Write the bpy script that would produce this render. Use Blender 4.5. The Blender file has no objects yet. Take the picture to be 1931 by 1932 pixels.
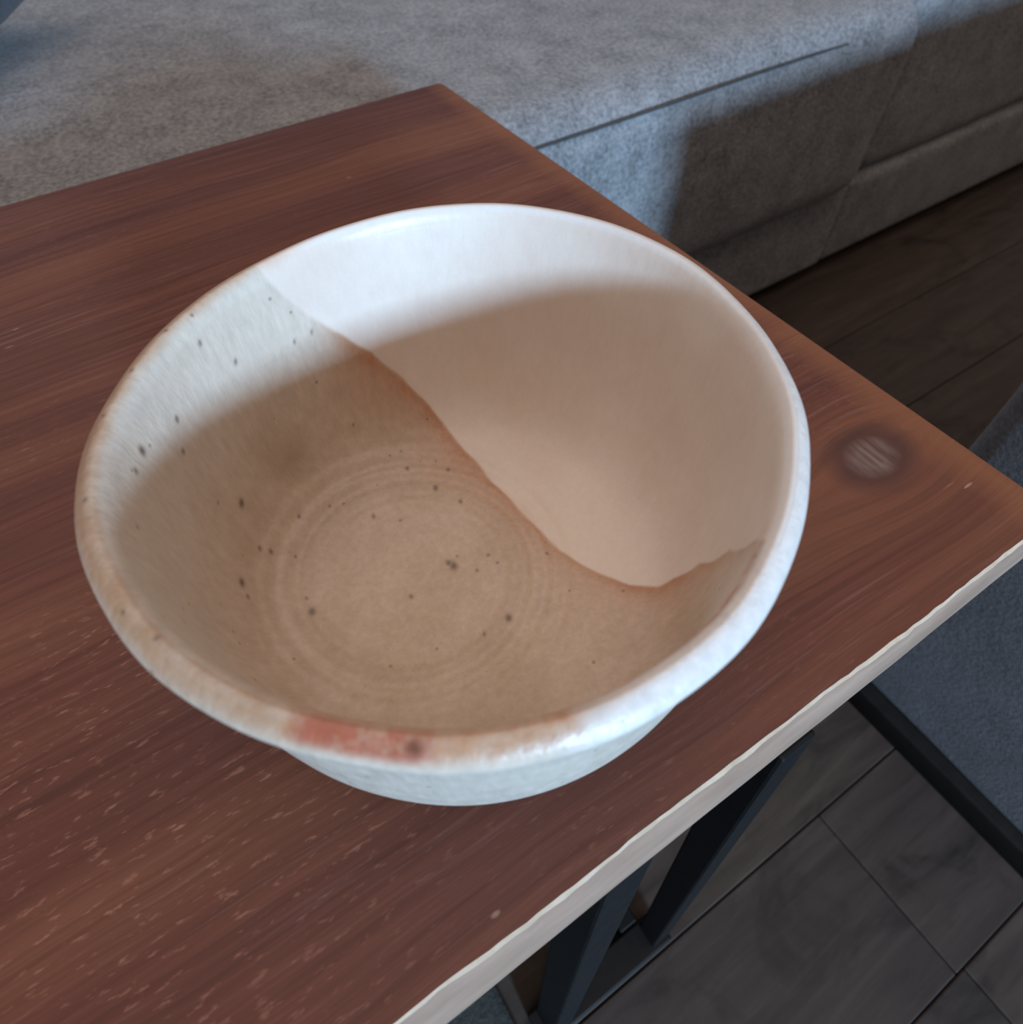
import bpy, bmesh, math, random
import numpy as np
from mathutils import Vector, Matrix

random.seed(7)
rng = np.random.default_rng(7)
sc = bpy.context.scene
C = sc.collection

# ------------------------------------------------------------------ camera
S = 0.085            # radius of the bowl rim in metres
ZT = 0.4505          # height of the table top above the floor
yaw, pit, roll = 0.5774, 0.9470, -0.0100
fwd = Vector((math.sin(yaw) * math.cos(pit), math.cos(yaw) * math.cos(pit), -math.sin(pit)))
rt = fwd.cross(Vector((0, 0, 1))).normalized()
up = rt.cross(fwd)
r2 = rt * math.cos(roll) + up * math.sin(roll)
u2 = up * math.cos(roll) - rt * math.sin(roll)
cd = bpy.data.cameras.new('camera')
cam = bpy.data.objects.new('camera', cd)
C.objects.link(cam)
M = Matrix((r2, u2, -fwd)).transposed().to_4x4()
M.translation = Vector((-0.0514, -0.1047, 0.2026 + ZT))
cam.matrix_world = M
cd.sensor_width = 36.0
cd.sensor_fit = 'HORIZONTAL'
cd.lens = 36.0 * 1250 / 1931
cd.clip_start = 0.01
cd.dof.use_dof = True
cd.dof.focus_distance = 0.235
cd.dof.aperture_fstop = 14.0
sc.camera = cam

# ------------------------------------------------------------------ light
w = bpy.data.worlds.new('room_light')
sc.world = w
w.use_nodes = True
w.node_tree.nodes['Background'].inputs[0].default_value = (1.0, 0.82, 0.72, 1)
w.node_tree.nodes['Background'].inputs[1].default_value = 0.25

AZ, EL, DIST = math.radians(84), math.radians(12.5), 3.40
SRC = Vector((-math.cos(AZ) * math.cos(EL), -math.sin(AZ) * math.cos(EL), math.sin(EL))) * DIST + Vector((0, 0, ZT + 0.08))
WIN_W, WIN_H = 0.46, 0.34
ld = bpy.data.lights.new('window_daylight', 'AREA')
ld.shape = 'RECTANGLE'
ld.size, ld.size_y = WIN_W, WIN_H
ld.energy = 166
ld.color = (0.45, 0.71, 1.0)
lo = bpy.data.objects.new('window_daylight', ld)
C.objects.link(lo)
lo.location = SRC
lo.rotation_euler = (Vector((0, 0, ZT)) - SRC).to_track_quat('-Z', 'Y').to_euler()

cl = bpy.data.lights.new('overhead_fill', 'AREA')  # added warm overhead fill to lift the bowl's inside, no fixture exists
cl.shape = 'RECTANGLE'
cl.size, cl.size_y = 2.4, 2.4
cl.energy = 17.5
cl.color = (1.0, 0.80, 0.69)
co = bpy.data.objects.new('overhead_fill', cl)
C.objects.link(co)
co.location = (0.1, 0.35, 2.48)

sc.cycles.max_bounces = 5
sc.cycles.glossy_bounces = 2
sc.cycles.transmission_bounces = 2
sc.cycles.caustics_reflective = False
sc.cycles.caustics_refractive = False
sc.view_settings.view_transform = 'Standard'
sc.view_settings.look = 'None'
sc.view_settings.exposure = 0.0
sc.view_settings.gamma = 1.0
sc.view_settings.use_curve_mapping = False


# ------------------------------------------------------------------ helpers
def tag(o, label=None, cat=None, group=None, kind=None):
    for k, v in (('label', label), ('category', cat), ('group', group), ('kind', kind)):
        if v:
            o[k] = v
    return o


def link(name, me, parent=None, mats=()):
    o = bpy.data.objects.new(name, me)
    C.objects.link(o)
    for m in mats:
        if m.name not in [x.name for x in me.materials if x]:
            me.materials.append(m)
    if parent:
        o.parent = parent
    return o


def empty(name, loc=(0, 0, 0)):
    o = bpy.data.objects.new(name, None)
    o.empty_display_size = 0.05
    C.objects.link(o)
    o.location = loc
    return o


def mesh(name, verts, faces, smooth=True):
    me = bpy.data.meshes.new(name)
    me.from_pydata([tuple(map(float, v)) for v in verts], [], [tuple(map(int, f)) for f in faces])
    me.update()
    if smooth:
        me.polygons.foreach_set('use_smooth', [True] * len(me.polygons))
    return me


def rounded_box(name, lo_, hi_, r=0.02, bulge=(0, 0, 0), n=10, k=5, wob=0.0):
    """box with rounded edges; bulge swells the faces; wob adds a soft uneven surface"""
    lo_, hi_ = np.array(lo_, float), np.array(hi_, float)
    half = (hi_ - lo_) / 2
    cen = (hi_ + lo_) / 2

    def axis(h):
        t = np.linspace(0, math.pi / 2, k + 1)
        e = r * (1 - np.sin(t))[::-1]
        a = np.concatenate([-h + e, np.linspace(-h + r, h - r, n + 1)[1:-1], (h - e)[::-1]])
        return np.unique(np.round(a, 7))
    ax = [axis(h) for h in half]
    V, F = [], []
    for d in range(3):
        a, b = [(1, 2), (2, 0), (0, 1)][d]
        for sgn in (-1, 1):
            A, B = np.meshgrid(ax[a], ax[b], indexing='ij')
            P = np.zeros(A.shape + (3,))
            P[..., a], P[..., b], P[..., d] = A, B, sgn * half[d]
            base = len(V)
            V.extend(P.reshape(-1, 3))
            na, nb = A.shape
            for i in range(na - 1):
                for j in range(nb - 1):
                    q = [base + i * nb + j, base + (i + 1) * nb + j, base + (i + 1) * nb + j + 1, base + i * nb + j + 1]
                    F.append(q if sgn > 0 else q[::-1])
    P = np.array(V)
    Q = np.clip(P, -(half - r), half - r)
    D = P - Q
    L = np.linalg.norm(D, axis=1, keepdims=True)
    out = Q + D / np.maximum(L, 1e-9) * r
    u = np.clip(out / half, -1, 1)
    for d in range(3):
        a, b = [(1, 2), (2, 0), (0, 1)][d]
        out[:, d] += bulge[d] * np.sign(u[:, d]) * np.abs(u[:, d]) ** 2 * (1 - u[:, a] ** 2) * (1 - u[:, b] ** 2)
    if wob:
        out += wob * np.stack([np.sin(out[:, 1] * 23 + out[:, 2] * 31), np.sin(out[:, 0] * 13 + out[:, 2] * 29 + 1), np.sin(out[:, 0] * 17 + out[:, 1] * 19 + 2)], 1)
    me = mesh(name, out + cen, F)
    bm = bmesh.new()
    bm.from_mesh(me)
    bmesh.ops.remove_doubles(bm, verts=bm.verts, dist=1e-5)
    bm.to_mesh(me)
    bm.free()
    me.polygons.foreach_set('use_smooth', [True] * len(me.polygons))
    return me


def beam(name, p, q, wx, wy, bev=0.0015, side=Vector((1, 0, 0))):
    """rectangular bar from p to q, section wx along 'side' and wy across, bevelled edges"""
    p, q = Vector(p), Vector(q)
    d = (q - p).normalized()
    s = (side - d * side.dot(d)).normalized()
    t = d.cross(s)
    bm = bmesh.new()
    vs = []
    for e in (p, q):
        for a, b in ((-1, -1), (1, -1), (1, 1), (-1, 1)):
            vs.append(bm.verts.new(e + s * a * wx / 2 + t * b * wy / 2))
    for i in range(4):
        bm.faces.new((vs[i], vs[(i + 1) % 4], vs[4 + (i + 1) % 4], vs[4 + i]))
    bm.faces.new(vs[3::-1])
    bm.faces.new(vs[4:])
    bmesh.ops.recalc_face_normals(bm, faces=bm.faces)
    if bev:
        bmesh.ops.bevel(bm, geom=list(bm.edges), offset=bev, segments=2, affect='EDGES', profile=0.5)
    me = bpy.data.meshes.new(name)
    bm.to_mesh(me)
    bm.free()
    return me


def tube(name, pts, r, n=8):
    pts = [Vector(p) for p in pts]
    V, F = [], []
    for i, p in enumerate(pts):
        d = (pts[min(i + 1, len(pts) - 1)] - pts[max(i - 1, 0)]).normalized()
        a = d.cross(Vector((0, 0, 1))).normalized()
        b = d.cross(a)
        for j in range(n):
            t = 2 * math.pi * j / n
            V.append(p + a * math.cos(t) * r + b * math.sin(t) * r)
    for i in range(len(pts) - 1):
        for j in range(n):
            F.append((i * n + j, i * n + (j + 1) % n, (i + 1) * n + (j + 1) % n, (i + 1) * n + j))
    F.append(tuple(range(n))[::-1])
    F.append(tuple((len(pts) - 1) * n + j for j in range(n)))
    return mesh(name, V, F)


# ------------------------------------------------------------------ material helpers
class MT:
    def __init__(self, name):
        self.m = bpy.data.materials.new(name)
        self.m.use_nodes = True
        self.t = self.m.node_tree
        self.b = self.t.nodes['Principled BSDF']

    def n(self, kind, **kw):
        nd = self.t.nodes.new(kind)
        for k, v in kw.items():
            setattr(nd, k, v)
        return nd

    def l(self, a, b):
        self.t.links.new(a, b)

    def coord(self, scale=(1, 1, 1), loc=(0, 0, 0), src='Object'):
        tc = self.n('ShaderNodeTexCoord')
        mp = self.n('ShaderNodeMapping')
        mp.inputs['Scale'].default_value = scale
        mp.inputs['Location'].default_value = loc
        self.l(tc.outputs[src], mp.inputs[0])
        return mp.outputs[0]

    def noise(self, vec, scale=1, detail=4, rough=0.5, dist=0.0):
        nd = self.n('ShaderNodeTexNoise')
        nd.inputs['Scale'].default_value = scale
        nd.inputs['Detail'].default_value = detail
        nd.inputs['Roughness'].default_value = rough
        nd.inputs['Distortion'].default_value = dist
        self.l(vec, nd.inputs['Vector'])
        return nd.outputs['Fac']

    def ramp(self, fac, stops):
        nd = self.n('ShaderNodeValToRGB')
        els = nd.color_ramp.elements
        while len(els) < len(stops):
            els.new(0.5)
        for e, (p, c) in zip(els, stops):
            e.position = p
            e.color = (c, c, c, 1) if not hasattr(c, '__len__') else (*c, 1)
        self.l(fac, nd.inputs[0])
        return nd.outputs[0]

    def mix(self, fac, a, b, mode='MIX'):
        nd = self.n('ShaderNodeMix', data_type='RGBA', blend_type=mode)
        for sock, v in ((nd.inputs[0], fac), (nd.inputs[6], a), (nd.inputs[7], b)):
            if hasattr(v, 'links'):
                self.l(v, sock)
            elif sock == nd.inputs[0]:
                sock.default_value = v
            else:
                sock.default_value = (*v, 1)
        return nd.outputs[2]

    def math(self, op, a, b=0.0, c=0.0, clamp=False):
        nd = self.n('ShaderNodeMath', operation=op, use_clamp=clamp)
        for i, v in enumerate((a, b, c)):
            if hasattr(v, 'links'):
                self.l(v, nd.inputs[i])
            else:
                nd.inputs[i].default_value = v
        return nd.outputs[0]

    def attr(self, name):
        nd = self.n('ShaderNodeAttribute')
        nd.attribute_name = name
        return nd.outputs['Fac']

    def bump(self, h, strength=0.3, dist=0.001):
        nd = self.n('ShaderNodeBump')
        nd.inputs['Strength'].default_value = strength
        nd.inputs['Distance'].default_value = dist
        self.l(h, nd.inputs['Height'])
        self.l(nd.outputs[0], self.b.inputs['Normal'])

    def done(self, col=None, rough=0.5, spec=0.5):
        if col is not None:
            if hasattr(col, 'links'):
                self.l(col, self.b.inputs['Base Color'])
            else:
                self.b.inputs['Base Color'].default_value = (*col, 1)
        if hasattr(rough, 'links'):
            self.l(rough, self.b.inputs['Roughness'])
        else:
            self.b.inputs['Roughness'].default_value = rough
        self.b.inputs['Specular IOR Level'].default_value = spec
        return self.m


def fabric(name, dark, light, scale=1.0, sheen=0.15, bmp=0.5):
    m = MT(name)
    v = m.coord()
    big = m.noise(v, 26 * scale, 4, 0.6)
    fine = m.noise(v, 260 * scale, 3, 0.7)
    f = m.math('ADD', m.math('MULTIPLY', big, 0.32), m.math('MULTIPLY', fine, 0.68))
    col = m.ramp(f, [(0.36, dark), (0.64, light)])
    m.bump(m.math('ADD', fine, m.math('MULTIPLY', big, 0.8)), bmp, 0.0025)
    m.b.inputs['Sheen Weight'].default_value = sheen
    m.b.inputs['Sheen Roughness'].default_value = 0.5
    return m.done(col, 0.95, 0.1)


# floor boards: dark grey-brown laminate
def plank_mat():
    m = MT('dark_plank')
    oi = m.n('ShaderNodeObjectInfo')
    tc = m.n('ShaderNodeTexCoord')
    ad = m.n('ShaderNodeVectorMath', operation='MULTIPLY_ADD')
    m.l(oi.outputs['Random'], ad.inputs[0])
    ad.inputs[1].default_value = (17, 9, 5)
    m.l(tc.outputs['Object'], ad.inputs[2])
    mp = m.n('ShaderNodeMapping')
    mp.inputs['Scale'].default_value = (5, 45, 5)
    m.l(ad.outputs[0], mp.inputs[0])
    g = m.noise(mp.outputs[0], 1.2, 6, 0.65, 0.6)
    mp2 = m.n('ShaderNodeMapping')
    mp2.inputs['Scale'].default_value = (9, 14, 9)
    m.l(ad.outputs[0], mp2.inputs[0])
    b = m.noise(mp2.outputs[0], 1.0, 4, 0.6, 0.8)
    col = m.ramp(g, [(0.28, (0.034, 0.026, 0.022)), (0.55, (0.060, 0.046, 0.040)), (0.75, (0.082, 0.065, 0.056))])
    dk = m.ramp(b, [(0.30, 0.45), (0.46, 1.0)])
    col = m.mix(1.0, col, dk, 'MULTIPLY')
    tint = m.ramp(oi.outputs['Random'], [(0.0, (0.88, 0.86, 0.86)), (1.0, (1.15, 1.08, 1.0))])
    col = m.mix(1.0, col, tint, 'MULTIPLY')
    m.bump(g, 0.25, 0.0008)
    return m.done(col, 0.55, 0.35)


# stained table board, worn, with a knot
KX, KY = 0.163, -0.040


def board_mat(name, mode):
    m = MT(name)
    v = m.coord()
    sep = m.n('ShaderNodeSeparateXYZ')
    m.l(v, sep.inputs[0])
    X, Y = sep.outputs[0], sep.outputs[1]
    dx = m.math('MULTIPLY', m.math('SUBTRACT', X, KX), 0.75)
    dy = m.math('SUBTRACT', Y, KY)
    d2 = m.math('ADD', m.math('MULTIPLY', dx, dx), m.math('MULTIPLY', dy, dy))
    d = m.math('SQRT', d2)
    fall = m.math('POWER', 2.718, m.math('MULTIPLY', d2, -1200.0))
    # grain bends round the knot
    y2 = m.math('SUBTRACT', Y, m.math('MULTIPLY', m.math('MULTIPLY', dy, fall), 0.75))
    wv = m.noise(m.coord((7, 9, 1)), 1.0, 2, 0.5)
    y3 = m.math('ADD', y2, m.math('MULTIPLY', wv, 0.012))
    cmb = m.n('ShaderNodeCombineXYZ')
    m.l(X, cmb.inputs[0])
    m.l(y3, cmb.inputs[1])

    def st(sx, sy, off=0.0):
        mp = m.n('ShaderNodeMapping')
        mp.inputs['Scale'].default_value = (sx, sy, 1)
        mp.inputs['Location'].default_value = (off, off * 1.7, 0)
        m.l(cmb.outputs[0], mp.inputs[0])
        return mp.outputs[0]
    if mode == 'top':
        broad = m.noise(st(2.0, 26, 3.1), 1.0, 3, 0.5)
        grain = m.noise(st(9, 330, 1.0), 1.0, 5, 0.6, 0.3)
        col = m.ramp(broad, [(0.30, (0.112, 0.034, 0.025)), (0.50, (0.145, 0.046, 0.029)), (0.68, (0.190, 0.068, 0.036))])
        gm = m.ramp(grain, [(0.30, 0.74), (0.50, 1.0), (0.70, 1.22)])
        col = m.mix(0.85, col, gm, 'MULTIPLY')
        # greyish polish streaks
        sk = m.noise(st(16, 420, 9.0), 1.0, 3, 0.6, 0.2)
        skm = m.ramp(sk, [(0.56, 0.0), (0.72, 1.0)])
        skw = m.ramp(m.noise(st(5, 14, 5.5), 1.0, 2, 0.5), [(0.42, 0.0), (0.62, 1.0)])
        col = m.mix(m.math('MULTIPLY', m.math('MULTIPLY', skm, skw), 0.55), col, (0.28, 0.145, 0.115))
        # small pale dents and chips in the stain
        ch = m.noise(st(150, 560, 2.2), 1.0, 3, 0.6, 0.12)
        chm = m.ramp(ch, [(0.585, 0.0), (0.69, 1.0)])
        chw = m.ramp(m.noise(st(9, 11, 7.7), 1.0, 2, 0.5), [(0.40, 0.0), (0.62, 1.0)])
        gx = m.math('MULTIPLY', m.math('ADD', X, 0.105), 11.0)
        gy = m.math('MULTIPLY', m.math('SUBTRACT', Y, 0.015), 16.0)
        near = m.math('POWER', 2.718, m.math('MULTIPLY', m.math('ADD', m.math('MULTIPLY', gx, gx), m.math('MULTIPLY', gy, gy)), -1.0))
        chw = m.math('MULTIPLY', chw, m.math('ADD', 0.35, near), clamp=True)
        col = m.mix(m.math('MULTIPLY', m.math('MULTIPLY', chm, chw), 0.7), col, (0.42, 0.19, 0.125))
        for (qx, qy, la, lb, op) in ((0.1819, -0.0701, 0.0042, 0.0009, 0.85), (0.083, 0.275, 0.0030, 0.0022, 0.5), (-0.108, 0.237, 0.0030, 0.0014, 0.55), (-0.113, 0.225, 0.0040, 0.0012, 0.5), (-0.0471, -0.0885, 0.0024, 0.0012, 0.6), (0.1755, -0.0660, 0.0070, 0.0006, 0.4)):
            ex = m.math('MULTIPLY', m.math('SUBTRACT', X, qx), 1 / la)
            ey = m.math('MULTIPLY', m.math('SUBTRACT', Y, qy), 1 / lb)
            ed = m.math('ADD', m.math('ADD', m.math('MULTIPLY', ex, ex), m.math('MULTIPLY', ey, ey)), m.math('MULTIPLY', grain, 1.2))
            col = m.mix(m.math('MULTIPLY', m.ramp(ed, [(0.45, 1.0), (1.0, 0.0)]), op), col, (0.50, 0.30, 0.21))
        # worn orange strip where the stain is rubbed off along the end and the back
        ew = m.math('SUBTRACT', X, 0.178)
        ewm = m.ramp(m.math('ADD', m.math('MULTIPLY', ew, 45.0), m.math('MULTIPLY', m.noise(m.coord((40, 30, 1)), 1, 3), 0.5)), [(0.25, 0.0), (1.0, 1.0)])
        col = m.mix(m.math('MULTIPLY', ewm, 0.65), col, (0.30, 0.115, 0.052))
        # knot
        kn = m.noise(st(300, 120, 4.0), 1.0, 3, 0.6)
        kd = m.math('ADD', d, m.math('MULTIPLY', m.math('SUBTRACT', wv, 0.5), 0.006))
        ring = m.ramp(m.math('MULTIPLY', kd, 50.0), [(0.30, 1.0), (0.62, 0.85), (0.95, 0.0)])
        col = m.mix(m.math('MULTIPLY', ring, 0.75), col, (0.062, 0.028, 0.026))
        core = m.ramp(m.math('MULTIPLY', kd, 50.0), [(0.30, 1.0), (0.55, 0.0)])
        pal = m.math('MULTIPLY', core, m.ramp(kn, [(0.35, 0.12), (0.66, 1.0)]))
        col = m.mix(m.math('MULTIPLY', pal, 0.75), col, (0.30, 0.20, 0.165))
        m.bump(grain, 0.32, 0.0006)
        rg = m.ramp(grain, [(0.3, 0.62), (0.7, 0.44)])
        return m.done(col, rg, 0.32)
    g = m.noise(m.coord((20, 160, 160)), 1.0, 4, 0.6)
    sp = m.noise(m.coord((14, 40, 40)), 1.0, 3, 0.6)
    col = m.ramp(g, [(0.3, (0.29, 0.19, 0.138)), (0.7, (0.42, 0.29, 0.22))])
    col = m.mix(m.math('MULTIPLY', m.ramp(sp, [(0.5, 0.0), (0.75, 1.0)]), 0.4), col, (0.26, 0.165, 0.115))
    m.bump(g, 0.3, 0.0006)
    return m.done(col, 0.65, 0.3)


def glaze_mat():
    m = MT('speckled_stoneware_glaze')
    v = m.coord()
    fine = m.noise(v, 900, 3, 0.6)
    mid = m.noise(v, 130, 4, 0.6)
    big = m.noise(v, 32, 3, 0.5)
    # oatmeal ground
    ground = m.ramp(m.math('ADD', m.math('MULTIPLY', big, 0.6), m.math('MULTIPLY', mid, 0.4)),
                    [(0.36, (0.57, 0.435, 0.325)), (0.62, (0.66, 0.53, 0.42))])
    ground = m.mix(m.math('MULTIPLY', m.attr('pale'), 0.85), ground, (0.72, 0.655, 0.565))
    ground = m.mix(m.math('MULTIPLY', m.attr('olive'), 0.55), ground, (0.36, 0.27, 0.17))
    # brushed, slightly uneven glaze
    stk = m.noise(m.coord((1, 1, 0.3)), 420, 4, 0.65)
    dipc = m.ramp(m.math('ADD', m.math('MULTIPLY', big, 0.8), m.math('MULTIPLY', fine, 0.2)),
                  [(0.36, (0.790, 0.665, 0.575)), (0.62, (0.840, 0.740, 0.655))])
    col = m.mix(m.attr('dip'), ground, dipc)
    # iron line where the two glazes meet, and the rust on the lip
    ln = m.math('MULTIPLY', m.attr('line'), m.ramp(m.math('ADD', m.math('MULTIPLY', mid, 0.6), m.math('MULTIPLY', big, 0.4)), [(0.32, 0.55), (0.6, 1.0)]))
    col = m.mix(ln, col, (0.52, 0.245, 0.125))
    col = m.mix(m.attr('white'), col, (0.80, 0.77, 0.74))
    col = m.mix(m.math('MULTIPLY', m.attr('tan'), m.ramp(mid, [(0.3, 0.6), (0.6, 1.0)])), col, (0.46, 0.295, 0.180))
    rn = m.ramp(m.noise(v, 240, 4, 0.65), [(0.34, 0.35), (0.60, 1.0)])
    rs = m.math('MULTIPLY', m.attr('rust'), rn)
    col = m.mix(rs, col, (0.50, 0.235, 0.105))
    col = m.mix(m.math('MULTIPLY', m.attr('red'), m.ramp(m.noise(v, 170, 3, 0.6), [(0.36, 0.3), (0.52, 1.0)])), col, (0.42, 0.095, 0.050))
    col = m.mix(m.math('SUBTRACT', 1.0, m.math('MULTIPLY', m.attr('dip'), 0.7)), col, m.mix(1.0, col, m.ramp(stk, [(0.30, 0.88), (0.70, 1.06)]), 'MULTIPLY'))
    # iron specks: the big ones placed, the small ones scattered
    vo = m.n('ShaderNodeTexVoronoi')
    vo.inputs['Scale'].default_value = 210
    m.l(v, vo.inputs['Vector'])
    sp = m.ramp(vo.outputs['Distance'], [(0.10, 1.0), (0.17, 0.0)])
    rnd = m.n('ShaderNodeSeparateColor')
    m.l(vo.outputs['Color'], rnd.inputs[0])
    few = m.math('GREATER_THAN', rnd.outputs[0], 0.86)
    nodip = m.math('SUBTRACT', 1.0, m.attr('dip'))
    small = m.math('MULTIPLY', m.math('MULTIPLY', sp, few), m.math('MULTIPLY', nodip, 0.5))
    col = m.mix(small, col, (0.20, 0.12, 0.07))
    col = m.mix(m.math('MULTIPLY', m.attr('speck'), 0.85), col, (0.095, 0.048, 0.026))
    hgt = m.math('ADD', m.math('MULTIPLY', stk, m.math('ADD', m.math('MULTIPLY', nodip, 0.75), 0.25)), m.math('MULTIPLY', mid, 0.5))
    m.bump(hgt, 0.38, 0.0007)
    m.b.inputs['Coat Weight'].default_value = 0.0
    return m.done(col, m.ramp(mid, [(0.3, 0.30), (0.7, 0.46)]), 0.5)


def metal_mat():
    m = MT('black_painted_steel')
    v = m.coord()
    g = m.noise(v, 120, 4, 0.6)
    m.b.inputs['Metallic'].default_value = 0.0
    m.bump(g, 0.08, 0.0005)
    return m.done(m.ramp(g, [(0.3, (0.005, 0.005, 0.006)), (0.7, (0.009, 0.009, 0.010))]), 0.5, 0.25)


def plain(name, c1, c2, scale=8, rough=0.8):
    m = MT(name)
    g = m.noise(m.coord(), scale, 5, 0.6)
    m.bump(g, 0.1, 0.001)
    return m.done(m.ramp(g, [(0.3, c1), (0.7, c2)]), rough, 0.2)


MAT_PLANK = plank_mat()
MAT_TOP = board_mat('red_brown_stained_board', 'top')
MAT_EDGE = board_mat('bare_sawn_edge', 'edge')
MAT_CHIP_HIGHLIGHT = plain('splintered_wood_highlight', (0.50, 0.37, 0.26), (0.66, 0.52, 0.39), 150, 0.7)  # paler splintered wood, also paints the highlight along the top front edge
MAT_GLAZE = glaze_mat()
MAT_STEEL = metal_mat()
MAT_SOFA = fabric('grey_sofa_cloth', (0.140, 0.143, 0.150), (0.385, 0.392, 0.41))
MAT_CHAIR = fabric('blue_grey_cloth', (0.085, 0.087, 0.097), (0.165, 0.170, 0.188), 1.3, 0.15, 0.3)
MAT_MAT = fabric('grey_rug_cloth', (0.04, 0.044, 0.041), (0.085, 0.091, 0.086), 0.9)
MAT_PILLOW = fabric('slate_pillow_cloth', (0.08, 0.083, 0.10), (0.13, 0.135, 0.16))
MAT_SEAM = fabric('dark_seam', (0.05, 0.05, 0.052), (0.085, 0.085, 0.088))
MAT_FEET_GAP_SHADE = plain('black_feet_and_gap_shade', (0.010, 0.009, 0.009), (0.018, 0.016, 0.015), 60, 0.7)  # black for the sofa feet and the painted gap shade under the seat
MAT_WALL = plain('painted_plaster', (0.55, 0.50, 0.45), (0.60, 0.55, 0.50))
MAT_FRAME = plain('white_window_paint', (0.66, 0.65, 0.62), (0.72, 0.71, 0.68), 30, 0.5)
gm = MT('window_glass')
gm.b.inputs['Transmission Weight'].default_value = 1.0
gm.b.inputs['IOR'].default_value = 1.45
MAT_SUB = plain('dark_underlay', (0.018, 0.016, 0.014), (0.026, 0.023, 0.020), 20, 0.9)

# ------------------------------------------------------------------ the room
# floor: dark sub-floor with one object per board
fx0, fx1, fy0, fy1 = -1.75, 2.45, -3.30, 1.80
floor = link('floor', mesh('floor', [(fx0, fy0, -0.03), (fx1, fy0, -0.03), (fx1, fy1, -0.03), (fx0, fy1, -0.03), (fx0, fy0, -0.0095), (fx1, fy0, -0.0095), (fx1, fy1, -0.0095), (fx0, fy1, -0.0095)],
                           [(0, 3, 2, 1), (4, 5, 6, 7), (0, 1, 5, 4), (1, 2, 6, 5), (2, 3, 7, 6), (3, 0, 4, 7)], False), None, [MAT_SUB])
tag(floor, kind='structure')
PW, PL = 0.1435, 1.30
plank_cache = {}


def plank_mesh(length):
    key = round(length, 4)
    if key not in plank_cache:
        me = beam('plank', (0.0004, 0, -0.005), (length - 0.0004, 0, -0.005), PW - 0.0010, 0.010, 0.0012, Vector((0, 1, 0)))
        me.materials.append(MAT_PLANK)
        plank_cache[key] = me
    return plank_cache[key]


row0 = math.floor((fy0 - (-0.150)) / PW)
row1 = math.ceil((fy1 - (-0.150)) / PW)
for rI in range(row0 + 1, row1):
    yc = -0.150 + (rI + 0.5) * PW
    if rI in (-1, -2):
        off = 0.25 - 2 * PL if rI == -1 else 0.258 - 2 * PL
    elif rI == -3:
        off = -0.22 - PL
    else:
        off = fx0 - ((rI * 0.47 + 0.2) % 1.0) * PL
    x = off
    while x < fx1:
        a, b = max(x, fx0), min(x + PL, fx1)
        if b - a > 0.03:
            o = link('floor_plank', plank_mesh(b - a), floor)
            o.location = (a, yc, 0)
        x += PL


def slab(name, lo_, hi_, mat, parent=None, kind=None):
    me = rounded_box(name, lo_, hi_, 0.004, n=1, k=2)
    o = link(name, me, parent, [mat])
    if kind:
        tag(o, kind=kind)
    return o


slab('wall_back', (fx0, 1.80, 0.002), (fx1, 1.90, 2.5), MAT_WALL, None, 'structure')
# window wall far behind the camera, built round the opening
wx, wz, wy = SRC.x, SRC.z, -3.32
hw, hh = WIN_W / 2 + 0.09, WIN_H / 2 + 0.09
wall = empty('wall_front', (0, 0, 0))
tag(wall, kind='structure')
slab('wall_panel', (fx0, wy - 0.12, 0.002), (wx - hw, wy, 2.5), MAT_WALL, wall)
slab('wall_panel', (wx + hw, wy - 0.12, 0.002), (fx1, wy, 2.5), MAT_WALL, wall)
slab('wall_panel', (wx - hw, wy - 0.12, 0.002), (wx + hw, wy, wz - hh), MAT_WALL, wall)
slab('wall_panel', (wx - hw, wy - 0.12, wz + hh), (wx + hw, wy, 2.5), MAT_WALL, wall)
win = empty('window_1', (0, 0, 0))
tag(win, kind='structure')
fw = 0.045
slab('window_frame', (wx - hw, wy - 0.09, wz - hh), (wx - hw + fw, wy - 0.02, wz + hh), MAT_FRAME, win)
slab('window_frame', (wx + hw - fw, wy - 0.09, wz - hh), (wx + hw, wy - 0.02, wz + hh), MAT_FRAME, win)
slab('window_frame', (wx - hw + fw, wy - 0.09, wz - hh), (wx + hw - fw, wy - 0.02, wz - hh + fw), MAT_FRAME, win)
slab('window_frame', (wx - hw + fw, wy - 0.09, wz + hh - fw), (wx + hw - fw, wy - 0.02, wz + hh), MAT_FRAME, win)
pane = slab('pane', (wx - hw + fw, wy - 0.086, wz - hh + fw), (wx + hw - fw, wy - 0.078, wz + hh - fw), gm.done((0.95, 0.97, 1.0), 0.02), win)

# ------------------------------------------------------------------ sofa behind the table
YS = 0.4017
sofa = tag(empty('sofa', (0.4, 0.9, 0)), 'large grey upholstered sofa standing behind the wooden table', 'sofa')


def part(name, me, parent, mat, world=True):
    o = link(name, me, parent, [mat])
    if world:
        o.matrix_parent_inverse = Matrix.Translation(parent.location).inverted() if parent.type == 'EMPTY' else Matrix()
    return o


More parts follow.
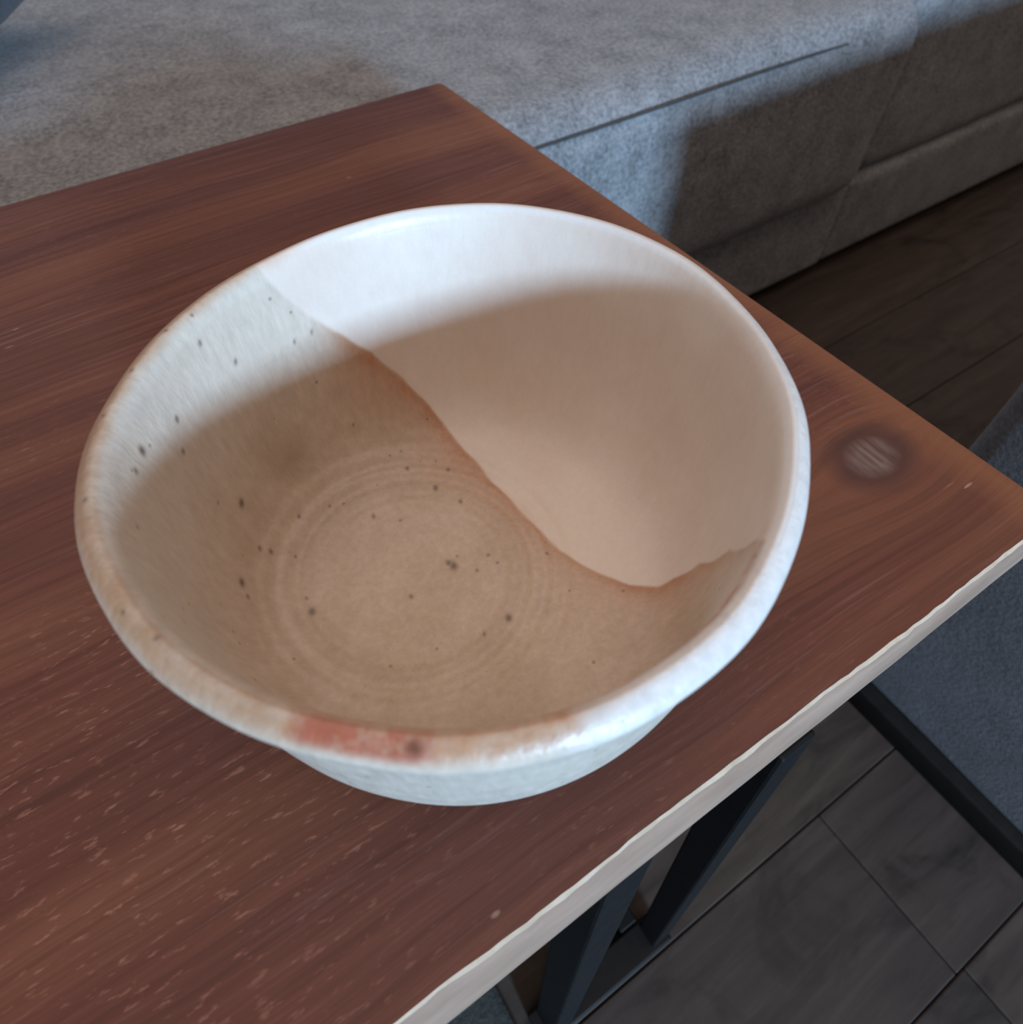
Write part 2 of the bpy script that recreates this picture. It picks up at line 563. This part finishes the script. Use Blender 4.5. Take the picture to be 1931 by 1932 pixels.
SPLIT = 0.876
ZTOP = ZT - 0.066
cA = part('seat_cushion', rounded_box('seat_cushion', (-1.35, YS - 0.013, 0.145), (SPLIT - 0.003, 1.45, ZTOP), 0.045, (0.004, 0.010, 0.012), 26, 8, 0.0012), sofa, MAT_SOFA)
cB = part('seat_cushion', rounded_box('seat_cushion', (SPLIT + 0.013, YS + 0.020, 0.145), (2.1, 1.45, ZTOP - 0.006), 0.030, (0.002, 0.006, 0.010), 20, 6, 0.0012), sofa, MAT_SOFA)
part('base_panel', rounded_box('base_panel', (-1.34, YS + 0.008, 0.022), (SPLIT - 0.001, 1.46, 0.150), 0.008, (0, 0.002, 0), 12, 3), sofa, MAT_SOFA)
part('base_panel', rounded_box('base_panel', (SPLIT + 0.002, YS + 0.011, 0.022), (2.09, 1.46, 0.150), 0.008, (0, 0.002, 0), 12, 3), sofa, MAT_SOFA)
part('backrest', rounded_box('backrest', (-1.35, 1.475, 0.15), (2.1, 1.70, 0.82), 0.05, (0, 0.01, 0), 12, 5), sofa, MAT_SOFA)
for fx in (-1.2, 0.3, 1.9):
    for fy in (0.47, 1.40):
        part('foot', beam('foot', (fx, fy, 0), (fx, fy, 0.03), 0.06, 0.06, 0.003), sofa, MAT_FEET_GAP_SHADE)
# sewn seam along the front top edge of the near cushion
xs = np.linspace(-1.25, 0.72, 60)
zs = ZT - 0.0873
pts = [(x, YS - 0.0085 - 0.004 * (1 - ((x + 0.24) / 1.1) ** 2) + 0.0012 * math.sin(x * 13 + zs * 29 + 1), zs - 0.004 * max(0, (x - 0.5) / 0.3) ** 2) for x in xs]
seam = link('seam', tube('seam', pts, 0.0016, 6), cA, [MAT_SEAM])

# pillow lying on the sofa seat, only its edge in view
pil = tag(empty('throw_pillow', (-0.277, 0.777, ZTOP + 0.068)), 'slate blue-grey pillow on the sofa seat, cut off in the top left corner', 'pillow')
nu = 28
V, F = [], []
for sgn in (1, -1):
    for i in range(nu + 1):
        for j in range(nu + 1):
            u, v = i / nu * 2 - 1, j / nu * 2 - 1
            th = 0.055 * ((1 - u ** 4) * (1 - v ** 4)) ** 0.55
            pinch = 1 - 0.07 * (1 - abs(u) ** 2) * abs(v) ** 3
            pinch2 = 1 - 0.07 * (1 - abs(v) ** 2) * abs(u) ** 3
            V.append((u * 0.22 * pinch2, v * 0.21 * pinch, sgn * th))
    base = 0 if sgn == 1 else (nu + 1) ** 2
    for i in range(nu):
        for j in range(nu):
            a = base + i * (nu + 1) + j
            q = (a, a + nu + 1, a + nu + 2, a + 1)
            F.append(q if sgn == 1 else q[::-1])
me = mesh('pillow_cover', V, F)
bm = bmesh.new(); bm.from_mesh(me); bmesh.ops.remove_doubles(bm, verts=bm.verts, dist=1e-5); bm.to_mesh(me); bm.free()
me.polygons.foreach_set('use_smooth', [True] * len(me.polygons))
link('pillow_cover', me, pil, [MAT_PILLOW])
ring = []
for k in range(4):
    for t in np.linspace(-1, 1, 24, endpoint=False):
        u, v = [(t, -1), (1, t), (-t, 1), (-1, -t)][k]
        ring.append((u * 0.22 * (1 - 0.07 * (1 - v * v) * abs(u) ** 3), v * 0.21 * (1 - 0.07 * (1 - u * u) * abs(v) ** 3), 0))
ring.append(ring[0])
link('piping', tube('piping', ring, 0.004, 6), pil, [MAT_PILLOW])
pil.rotation_euler = (0, 0, math.radians(46))

# ------------------------------------------------------------------ grey armchair block to the right
AX = 0.368
chair = tag(empty('upholstered_seat', (0.70, -0.40, 0)), 'blue-grey fabric seat block with a dark strip painted in for the shaded gap below, past the right end of the table', 'seat')
part('body', rounded_box('body', (AX, -0.86, 0.022), (AX + 0.72, -0.024, ZT + 0.008), 0.018, (0.006, 0.005, 0.010), 14, 5, 0.001), chair, MAT_CHAIR)
part('gap_shade_strip', rounded_box('gap_shade_strip', (AX - 0.012, -0.835, 0.0), (AX + 0.695, -0.052, 0.030), 0.003, n=2, k=2), chair, MAT_FEET_GAP_SHADE)  # dark strip standing in for the shaded gap under the seat
part('corner_seam', tube('corner_seam', [(AX + 0.004, -0.030, z) for z in np.linspace(0.04, ZT - 0.02, 20)], 0.0028, 6), chair, MAT_CHAIR)

# ------------------------------------------------------------------ rug under the table
rug = tag(link('rug', rounded_box('rug', (-0.50, -0.42, 0.0), (-0.064, 0.26, 0.012), 0.005, (0, 0, 0.0), 30, 3, 0.0008), None, [MAT_MAT]),
          'dark grey rug on the floor under the table, mostly hidden by its front edge', 'rug')

# ------------------------------------------------------------------ the wooden table
table = tag(empty('side_table', (-0.25, 0.13, 0)), 'low table with a worn red-brown wooden board top on black steel legs', 'table')
XL, XR, YF, YB, TH = -0.80, 0.1955, -0.0968, 0.3606, 0.022
NX = 260
stx = np.concatenate([[XL], np.linspace(XL + 0.003, XR - 0.004, NX), [XR - 0.001, XR + 0.0005]])


def jit(x, a, f, ph):
    return a * (np.sin(x * f + ph) + 0.6 * np.sin(x * f * 2.3 + 2 * ph) + 0.45 * np.sin(x * f * 5.1 + 3.1 * ph))


V, F, FM = [], [], []
prof = None
for i, x in enumerate(stx):
    ins = 0.0035 if i in (0, len(stx) - 1) else (0.001 if i in (1, len(stx) - 2) else 0.0)
    front = -0.0940 - max(-0.1, min(0.28, x + 0.05)) * 0.0110 + jit(x, 0.00022, 38, 0.4) + 0.0001 * rng.normal()
    mid = front - 0.0010 + jit(x, 0.0002, 90, 2.1) + 0.0001 * rng.normal()
    low = -0.1008 + jit(x, 0.00008, 35, 1.3)
    row = [(low + 0.0030, -TH + ins), (low + 0.0006, -TH + 0.002 + ins), (low, -0.0150), (low + 0.0004, -0.0105), (mid, -0.0012), (front, -0.0002 - ins)]
    row += [(y, 0.0 - ins) for y in np.linspace(YF + 0.007, YB - 0.005, 22)]
    row += [(YB - 0.002, -0.0006 - ins), (YB - 0.0004, -0.0025), (YB, -0.006), (YB, -TH + 0.003), (YB - 0.003, -TH + ins)]
    prof = len(row)
    skew = (0.0051 * (YB - np.array([r[0] for r in row])) / (YB - YF)) * max(0, (x - 0.0) / XR)
    for (y, z), sk in zip(row, skew):
        V.append((x + sk, y, ZT + z))
for i in range(len(stx) - 1):
    for j in range(prof):
        a, b = i * prof + j, i * prof + (j + 1) % prof
        F.append((a, b, b + prof, a + prof)[::-1])
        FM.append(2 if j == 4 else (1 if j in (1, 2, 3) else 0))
F.append(tuple(range(prof)))
FM.append(0)
F.append(tuple((len(stx) - 1) * prof + j for j in range(prof))[::-1])
FM.append(0)
me = mesh('table_top', V, F, True)
me.materials.append(MAT_TOP)
me.materials.append(MAT_EDGE)
me.materials.append(MAT_CHIP_HIGHLIGHT)
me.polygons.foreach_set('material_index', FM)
bm = bmesh.new(); bm.from_mesh(me); bmesh.ops.recalc_face_normals(bm, faces=bm.faces); bm.to_mesh(me); bm.free()
me.set_sharp_from_angle(angle=math.radians(28))
top = link('table_top', me, table)
top.matrix_parent_inverse = Matrix.Translation(table.location).inverted()

ZU = ZT - TH


def leg_frame(mx, side):
    """one steel frame: two raked legs, floor rails and a top plate; side=+1 front, -1 mirrored to the back"""
    def P(x, y, z):
        return (mx(x), y if side > 0 else (YF + YB) - y - 0.026, z)
    part('leg', beam('leg', P(0.063, -0.0945, ZU), P(0.062, -0.136, 0.006), 0.017, 0.017, 0.0015), table, MAT_STEEL)
    part('leg', beam('leg', P(-0.003, -0.0890, ZU), P(-0.038, -0.1365, 0.006), 0.020, 0.020, 0.0015), table, MAT_STEEL)
    part('floor_rail', beam('floor_rail', P(0.0705, -0.1345, 0.0125), P(-0.054, -0.1345, 0.0125), 0.024, 0.025, 0.0015, Vector((0, 1, 0))), table, MAT_STEEL)
    part('top_plate', beam('top_plate', P(0.09, -0.080, ZU - 0.002), P(-0.02, -0.080, ZU - 0.002), 0.03, 0.0035, 0.0005, Vector((0, 1, 0))), table, MAT_STEEL)


for mx in (lambda x: x, lambda x: -0.60 - x):
    leg_frame(mx, 1)
    leg_frame(mx, -1)
    yy = YF + YB + 0.096
    part('cross_rail', beam('cross_rail', (mx(0.047), -0.1215, 0.0125), (mx(0.047), yy - 0.0005, 0.0125), 0.017, 0.025, 0.0015), table, MAT_STEEL)

# ------------------------------------------------------------------ the bowl
PROF = [(.0, .035), (.62, .035), (.64, .0), (.71, .0), (.765, .035), (.832, .09), (.89, .18), (.925, .31), (.943, .5), (.950, .72), (.957, .86), (.980, .940), (1.002, .982), (1.004, 1.004), (.987, 1.028), (.958, 1.047), (.937, 1.045), (.920, 1.016), (.910, .96), (.899, .85), (.885, .62), (.85, .40), (.785, .23), (.68, .135), (.5, .09), (.3, .08), (0, .08)]
SUB = 24


def catmull(P, nseg):
    P = np.array(P, float)
    Q = np.vstack([2 * P[0] - P[1], P, 2 * P[-1] - P[-2]])
    out = []
    for i in range(1, len(Q) - 2):
        a, b, c, d = Q[i - 1:i + 3]
        for t in np.linspace(0, 1, nseg, endpoint=False):
            out.append(.5 * (2 * b + (c - a) * t + (2 * a - 5 * b + 4 * c - d) * t * t + (3 * b - a - 3 * c + d) * t ** 3))
    out.append(P[-1])
    return np.array(out)


pr = catmull(PROF, SUB)
pr[:, 0] = np.maximum(pr[:, 0], 0)
KRIM = 15 * SUB
NT = 720
th = np.linspace(0, 2 * math.pi, NT, endpoint=False)
arc = np.concatenate([[0], np.cumsum(np.hypot(*np.diff(pr, axis=0).T))])
s_in = arc[-1] - arc                     # distance from the inside centre
# uneven hand-thrown rim
fo = [0.0126, 0.0146, 0.0159, 0.0041, 0.0159, -0.0052, 0.0139]
rim_r = 1.008 + fo[0] + sum(fo[1 + 2 * (k - 1)] * np.cos(k * th) + fo[2 + 2 * (k - 1)] * np.sin(k * th) for k in (1, 2, 3))
rim_r = rim_r + 0.0015 * np.sin(9 * th + 1) + 0.0010 * np.sin(17 * th)
wrap = lambda c_: (np.degrees(th) - c_ + 180) % 360 - 180
rim_r = rim_r - 0.018 * np.exp(-(wrap(308) / 36) ** 2)
hw_ = np.clip((pr[:, 1] - 0.1) / 0.9, 0, 1) ** 1.3
r = pr[:, 0][:, None] * (1 + (rim_r - 1)[None, :] * hw_[:, None])
z = np.repeat(pr[:, 1][:, None], NT, 1)
z = z + hw_[:, None] * (0.042 * np.exp(-(wrap(312) / 36) ** 2) + 0.004 * np.sin(2 * th + 0.6) + 0.002 * np.sin(7 * th))[None, :]  # added bump at right raises the rim, shaping the shadow inside the bowl
inside = np.arange(len(pr)) >= KRIM
U = s_in[:, None] * np.cos(th)[None, :]
W = s_in[:, None] * np.sin(th)[None, :]
# throwing rings inside the foot of the bowl
dr = np.hypot(U + 0.20, W - 0.13)
ang = np.arctan2(W - 0.13, U + 0.20)
env = np.exp(-((dr - 0.50) / 0.16) ** 2)
ringh = 0.0055 * env * np.sin((dr * 2 * math.pi / 0.085) + ang * 1.0) + 0.006 * np.exp(-((dr - 0.36) / 0.05) ** 2)
z = z + np.where(inside[:, None], ringh * (s_in[:, None] < 1.15), 0)
outw = (~inside) & (np.arange(len(pr)) > 4 * SUB)
r = r + np.where(outw[:, None], 0.0003 * np.sin(z * 60 + 0.6 * np.sin(th)[None, :]), 0)
X = r * np.cos(th) * S
Y = r * np.sin(th) * S
Zc = z * S
G = np.stack([X, Y, Zc], -1)
# grid normals
dth = np.roll(G, -1, 1) - np.roll(G, 1, 1)
ds = np.gradient(G, axis=0)
N = np.cross(dth, ds)
N /= np.maximum(np.linalg.norm(N, axis=-1, keepdims=True), 1e-12)
N[0] = (0, 0, -1)
N[-1] = (0, 0, 1)

# glaze zones in the unrolled inside of the bowl (distance from the centre, angle)
BL = np.array([(-0.47, 1.70), (-0.377, 1.566), (-0.244, 1.461), (-0.034, 1.295), (0.103, 1.155), (0.211, 0.974), (0.266, 0.801), (0.293, 0.606), (0.311, 0.432), (0.324, 0.22), (0.338, 0.035), (0.355, -0.121), (0.391, -0.231), (0.426, -0.321), (0.473, -0.415), (0.543, -0.513), (0.603, -0.552), (0.707, -0.678), (0.784, -0.98), (0.707, -1.399), (0.66, -1.53), (0.60, -1.75)])
CL = np.vstack([BL, [(1.2, -2.2), (2.4, -1.2), (2.4, 2.4), (0.3, 2.6), (-0.55, 2.0)]])
pu, pv = U[inside].ravel(), W[inside].ravel()
cross = np.zeros(len(pu), int)
for a, b in zip(CL, np.roll(CL, -1, 0)):
    c1 = (a[1] <= pv) != (b[1] <= pv)
    t = (pv - a[1]) / (b[1] - a[1] + 1e-12)
    cross += (c1 & (pu < a[0] + t * (b[0] - a[0]))).astype(int)
dist = np.full(len(pu), 9.0)
seg_t = np.zeros(len(pu))
for i, (a, b) in enumerate(zip(BL[:-1], BL[1:])):
    ab = b - a
    t = np.clip(((pu - a[0]) * ab[0] + (pv - a[1]) * ab[1]) / (ab @ ab), 0, 1)
    dd = np.hypot(pu - a[0] - t * ab[0], pv - a[1] - t * ab[1])
    m_ = dd < dist
    dist[m_] = dd[m_]
    seg_t[m_] = (i + t[m_]) / (len(BL) - 1)
sd = np.where(cross % 2 == 1, dist, -dist)             # positive inside the dipped zone
sd = sd + 0.003 * np.sin(pu * 31 + 1) * np.cos(pv * 27)
shape_in = (inside.sum(), NT)
ii = np.where(inside)[0]


def full(a):
    o_ = np.zeros((len(pr), NT))
    o_[ii] = a.reshape(shape_in)
    return o_


def sm(x, a, b):
    t = np.clip((x - a) / (b - a), 0, 1)
    return t * t * (3 - 2 * t)


dip = full(sm(sd, -0.012, 0.014))
wid = 0.040 + 0.075 * np.exp(-((seg_t - 0.20) / 0.07) ** 2) + 0.05 * np.exp(-((seg_t - 0.36) / 0.05) ** 2) + 0.03 * np.exp(-((seg_t - 0.78) / 0.05) ** 2)
amp = 0.80 * sm(seg_t, 0.10, 0.17) * (1 - 0.45 * sm(seg_t, 0.86, 0.93))
amp = amp * (0.62 + 0.38 * np.exp(-((seg_t - 0.25) / 0.16) ** 2) + 0.3 * np.exp(-((seg_t - 0.72) / 0.08) ** 2))
line = (1 - sm(sd, -0.006, 0.012)) * (0.6 * np.exp(-np.abs(sd) / (0.5 * wid)) + 0.55 * np.exp(-(np.abs(sd) / (2.2 * wid)) ** 1.5)) * amp * 1.35
line = full(np.clip(line, 0, 0.92))
thd = (np.degrees(th) + 180) % 360 - 180             # -180..180


def arcw(a0, a1, soft):
    c_ = (a0 + a1) / 2
    hw2 = (a1 - a0) / 2
    d_ = np.abs((thd - c_ + 180) % 360 - 180)
    return 1 - sm(d_, hw2 - soft, hw2 + soft)


prof_i = np.arange(len(pr))
from_top = arc - arc[KRIM]                           # >0 inwards, <0 outwards (in rim radii)
left = arcw(100, 222, 7)                             # lip seen on the left
nz = 0.5 + 0.5 * np.sin(th * 23 + 1.3 * np.sin(th * 7)) * np.sin(th * 11 + 0.7)
lipw = np.exp(-((from_top[:, None] + 0.040 - 0.03 * nz[None, :]) / (0.040 + 0.016 * nz[None, :])) ** 2)
rust = lipw * left[None, :] * 0.25
tan = np.exp(-(np.abs(from_top[:, None] + 0.018 - 0.012 * nz[None, :]) / 0.045) ** 3) * left[None, :] * (0.70 + 0.25 * nz[None, :])
tan = np.maximum(tan, np.exp(-(np.abs(from_top[:, None] - 0.03) / 0.05) ** 3) * arcw(-150, -100, 10)[None, :] * 0.6)
front = arcw(-142, -105, 2.0)
fw_ = np.exp(-((from_top[:, None] - 0.010) / 0.060) ** 4)
rust = np.maximum(rust, fw_ * front[None, :] * 0.75)
# faint rust all along the near inner lip and on the foot
near = arcw(-160, -108, 6)
rust = np.maximum(rust, 0.22 * np.exp(-((from_top[:, None] - 0.08) / 0.05) ** 2) * near[None, :])
red = np.exp(-((from_top[:, None] + 0.012) / 0.034) ** 4) * arcw(-140, -123, 2.5)[None, :] * 0.85
red = np.maximum(red, 0.8 * np.exp(-((from_top[:, None] - 0.065) / 0.020) ** 2) * arcw(-90, -74, 4)[None, :])
red = np.maximum(red, 0.35 * np.exp(-((from_top[:, None] - 0.065) / 0.03) ** 2) * arcw(-100, -64, 8)[None, :])
# white glaze on the outside, the right half of the lip, and thinly over the upper inner wall at the left
pale = np.zeros((len(pr), NT))
pale[:] = sm(-from_top, 0.0, 0.05)[:, None]
pale = np.maximum(pale, sm(from_top, -0.02, 0.0)[:, None] * (1 - sm(from_top, 0.07, 0.12))[:, None] * (1 - 0.5 * left * 0)[None, :])
pale = np.maximum(pale, 0.75 * full(sm(np.hypot(pu, pv), 0.85, 1.45)))
olive = full(np.exp(-(((pu + 0.46) / 0.17) ** 2 + ((pv - 0.84) / 0.13) ** 2)) + 0.55 * np.exp(-(((pu + 0.25) / 0.3) ** 2 + ((pv + 0.55) / 0.16) ** 2)) + 0.35 * np.exp(-(((pu - 0.45) / 0.2) ** 2 + ((pv + 0.95) / 0.2) ** 2)))
olive = np.clip(olive + 0.35 * full(np.exp(-((dr[inside].ravel() - 0.43) / 0.03) ** 2)), 0, 1)
SPK = [(-1.347, .735, 8), (-.689, 1.257, 5), (-.884, 1.306, 5), (-1.11, .959, 6), (-1.097, .831, 5), (-.762, .667, 7), (-1.277, 1.111, 6), (.035, .597, 4), (.091, .445, 5), (.187, .499, 4), (.147, .326, 4), (-.043, .064, 7), (-.054, .089, 5), (-.607, .166, 6), (-.602, .229, 3), (-.853, .333, 7), (-.842, .274, 4), (-.485, .583, 4), (-.253, .035, 4), (.014, -.255, 6), (.1, .028, 3), (-.186, 1.344, 4), (.024, -.007, 3), (-.205, .456, 4), (.305, -.099, 3), (-.1, -.26, 3), (-.908, .658, 3), (-.66, .46, 4), (-.71, .48, 4), (-1.405, .618, 5), (-.304, 1.322, 4), (-.099, .88, 3)]
spk = np.zeros(len(pu))
for a, b, c in SPK:
    rr = c * 0.0023
    tx, ty = 0.35, 0.94
    e1 = ((pu - a) * tx + (pv - b) * ty) / 1.35
    e2 = (pu - a) * ty - (pv - b) * tx
    spk = np.maximum(spk, (0.55 + 0.06 * c) * np.exp(-((np.hypot(e1, e2)) / rr) ** 2.5))
speck = np.clip(full(spk), 0, 1)
for a_, f_, rr in [(-125.0, -0.012, 0.018), (-109.0, -0.085, 0.008), (128, 0.01, 0.008), (122, 0.03, 0.006), (168, 0.0, 0.008), (-170, -0.01, 0.007), (150, 0.0, 0.006), (-163, 0.01, 0.008)]:
    da = ((thd - a_ + 180) % 360 - 180) * math.pi / 180
    speck = np.maximum(speck, 0.9 * np.exp(-((da[None, :] ** 2 + (from_top[:, None] - f_) ** 2) / rr ** 2)))

bowl = tag(empty('bowl', (0, 0, ZT)), 'round handmade stoneware bowl with speckled beige glaze and rusty lip standing on the table', 'bowl')
bowl.rotation_euler = (0, 0, 0)
white = (sm(from_top, -0.16, -0.08) * (1 - sm(from_top, 0.030, 0.044)))[:, None] * arcw(-106, 93, 5)[None, :]  # white glaze of the right lip, lightened to paint in daylight on it
ATTR = dict(tan=tan, white=white, dip=dip, line=line, rust=rust, red=red, pale=pale, olive=olive, speck=speck)


def bowl_part(name, k0, k1):
    rows = np.arange(k0, k1 + 1)
    nr = len(rows)
    verts = G[rows].reshape(-1, 3)
    i = np.arange(nr - 1)[:, None]
    j = np.arange(NT)[None, :]
    a = i * NT + j
    b = i * NT + (j + 1) % NT
    faces = np.stack([a, b, b + NT, a + NT], -1).reshape(-1, 4)
    me = bpy.data.meshes.new(name)
    me.vertices.add(len(verts))
    me.vertices.foreach_set('co', verts.ravel())
    nf = len(faces)
    me.loops.add(nf * 4)
    me.loops.foreach_set('vertex_index', faces.ravel().astype(np.int32))
    me.polygons.add(nf)
    me.polygons.foreach_set('loop_start', np.arange(0, nf * 4, 4, dtype=np.int32))
    me.polygons.foreach_set('use_smooth', np.ones(nf, bool))
    me.update(calc_edges=True)
    me.validate()
    me.normals_split_custom_set_from_vertices(N[rows].reshape(-1, 3).tolist())
    for k, arr in ATTR.items():
        at = me.attributes.new(k, 'FLOAT', 'POINT')
        at.data.foreach_set('value', arr[rows].reshape(-1).astype(np.float32))
    return link(name, me, bowl, [MAT_GLAZE])


kf = 4 * SUB
ka = KRIM - int(2.2 * SUB)
kb = KRIM + int(2.0 * SUB)
# keep the singular centre ring from collapsing to a point
G[0, :, 0], G[0, :, 1] = 1e-4 * np.cos(th), 1e-4 * np.sin(th)
G[-1, :, 0], G[-1, :, 1] = 1e-4 * np.cos(th), 1e-4 * np.sin(th)
bowl_part('foot_ring', 0, kf)
bowl_part('outer_wall', kf, ka)
lip = bowl_part('lip', ka, kb)
lip['label'] = 'rolled lip with orange rust along the left and red rust at the front'
inn = bowl_part('inner_wall', kb, len(pr) - 1)
inn['label'] = 'inside with two glazes meeting along a rusty curve'
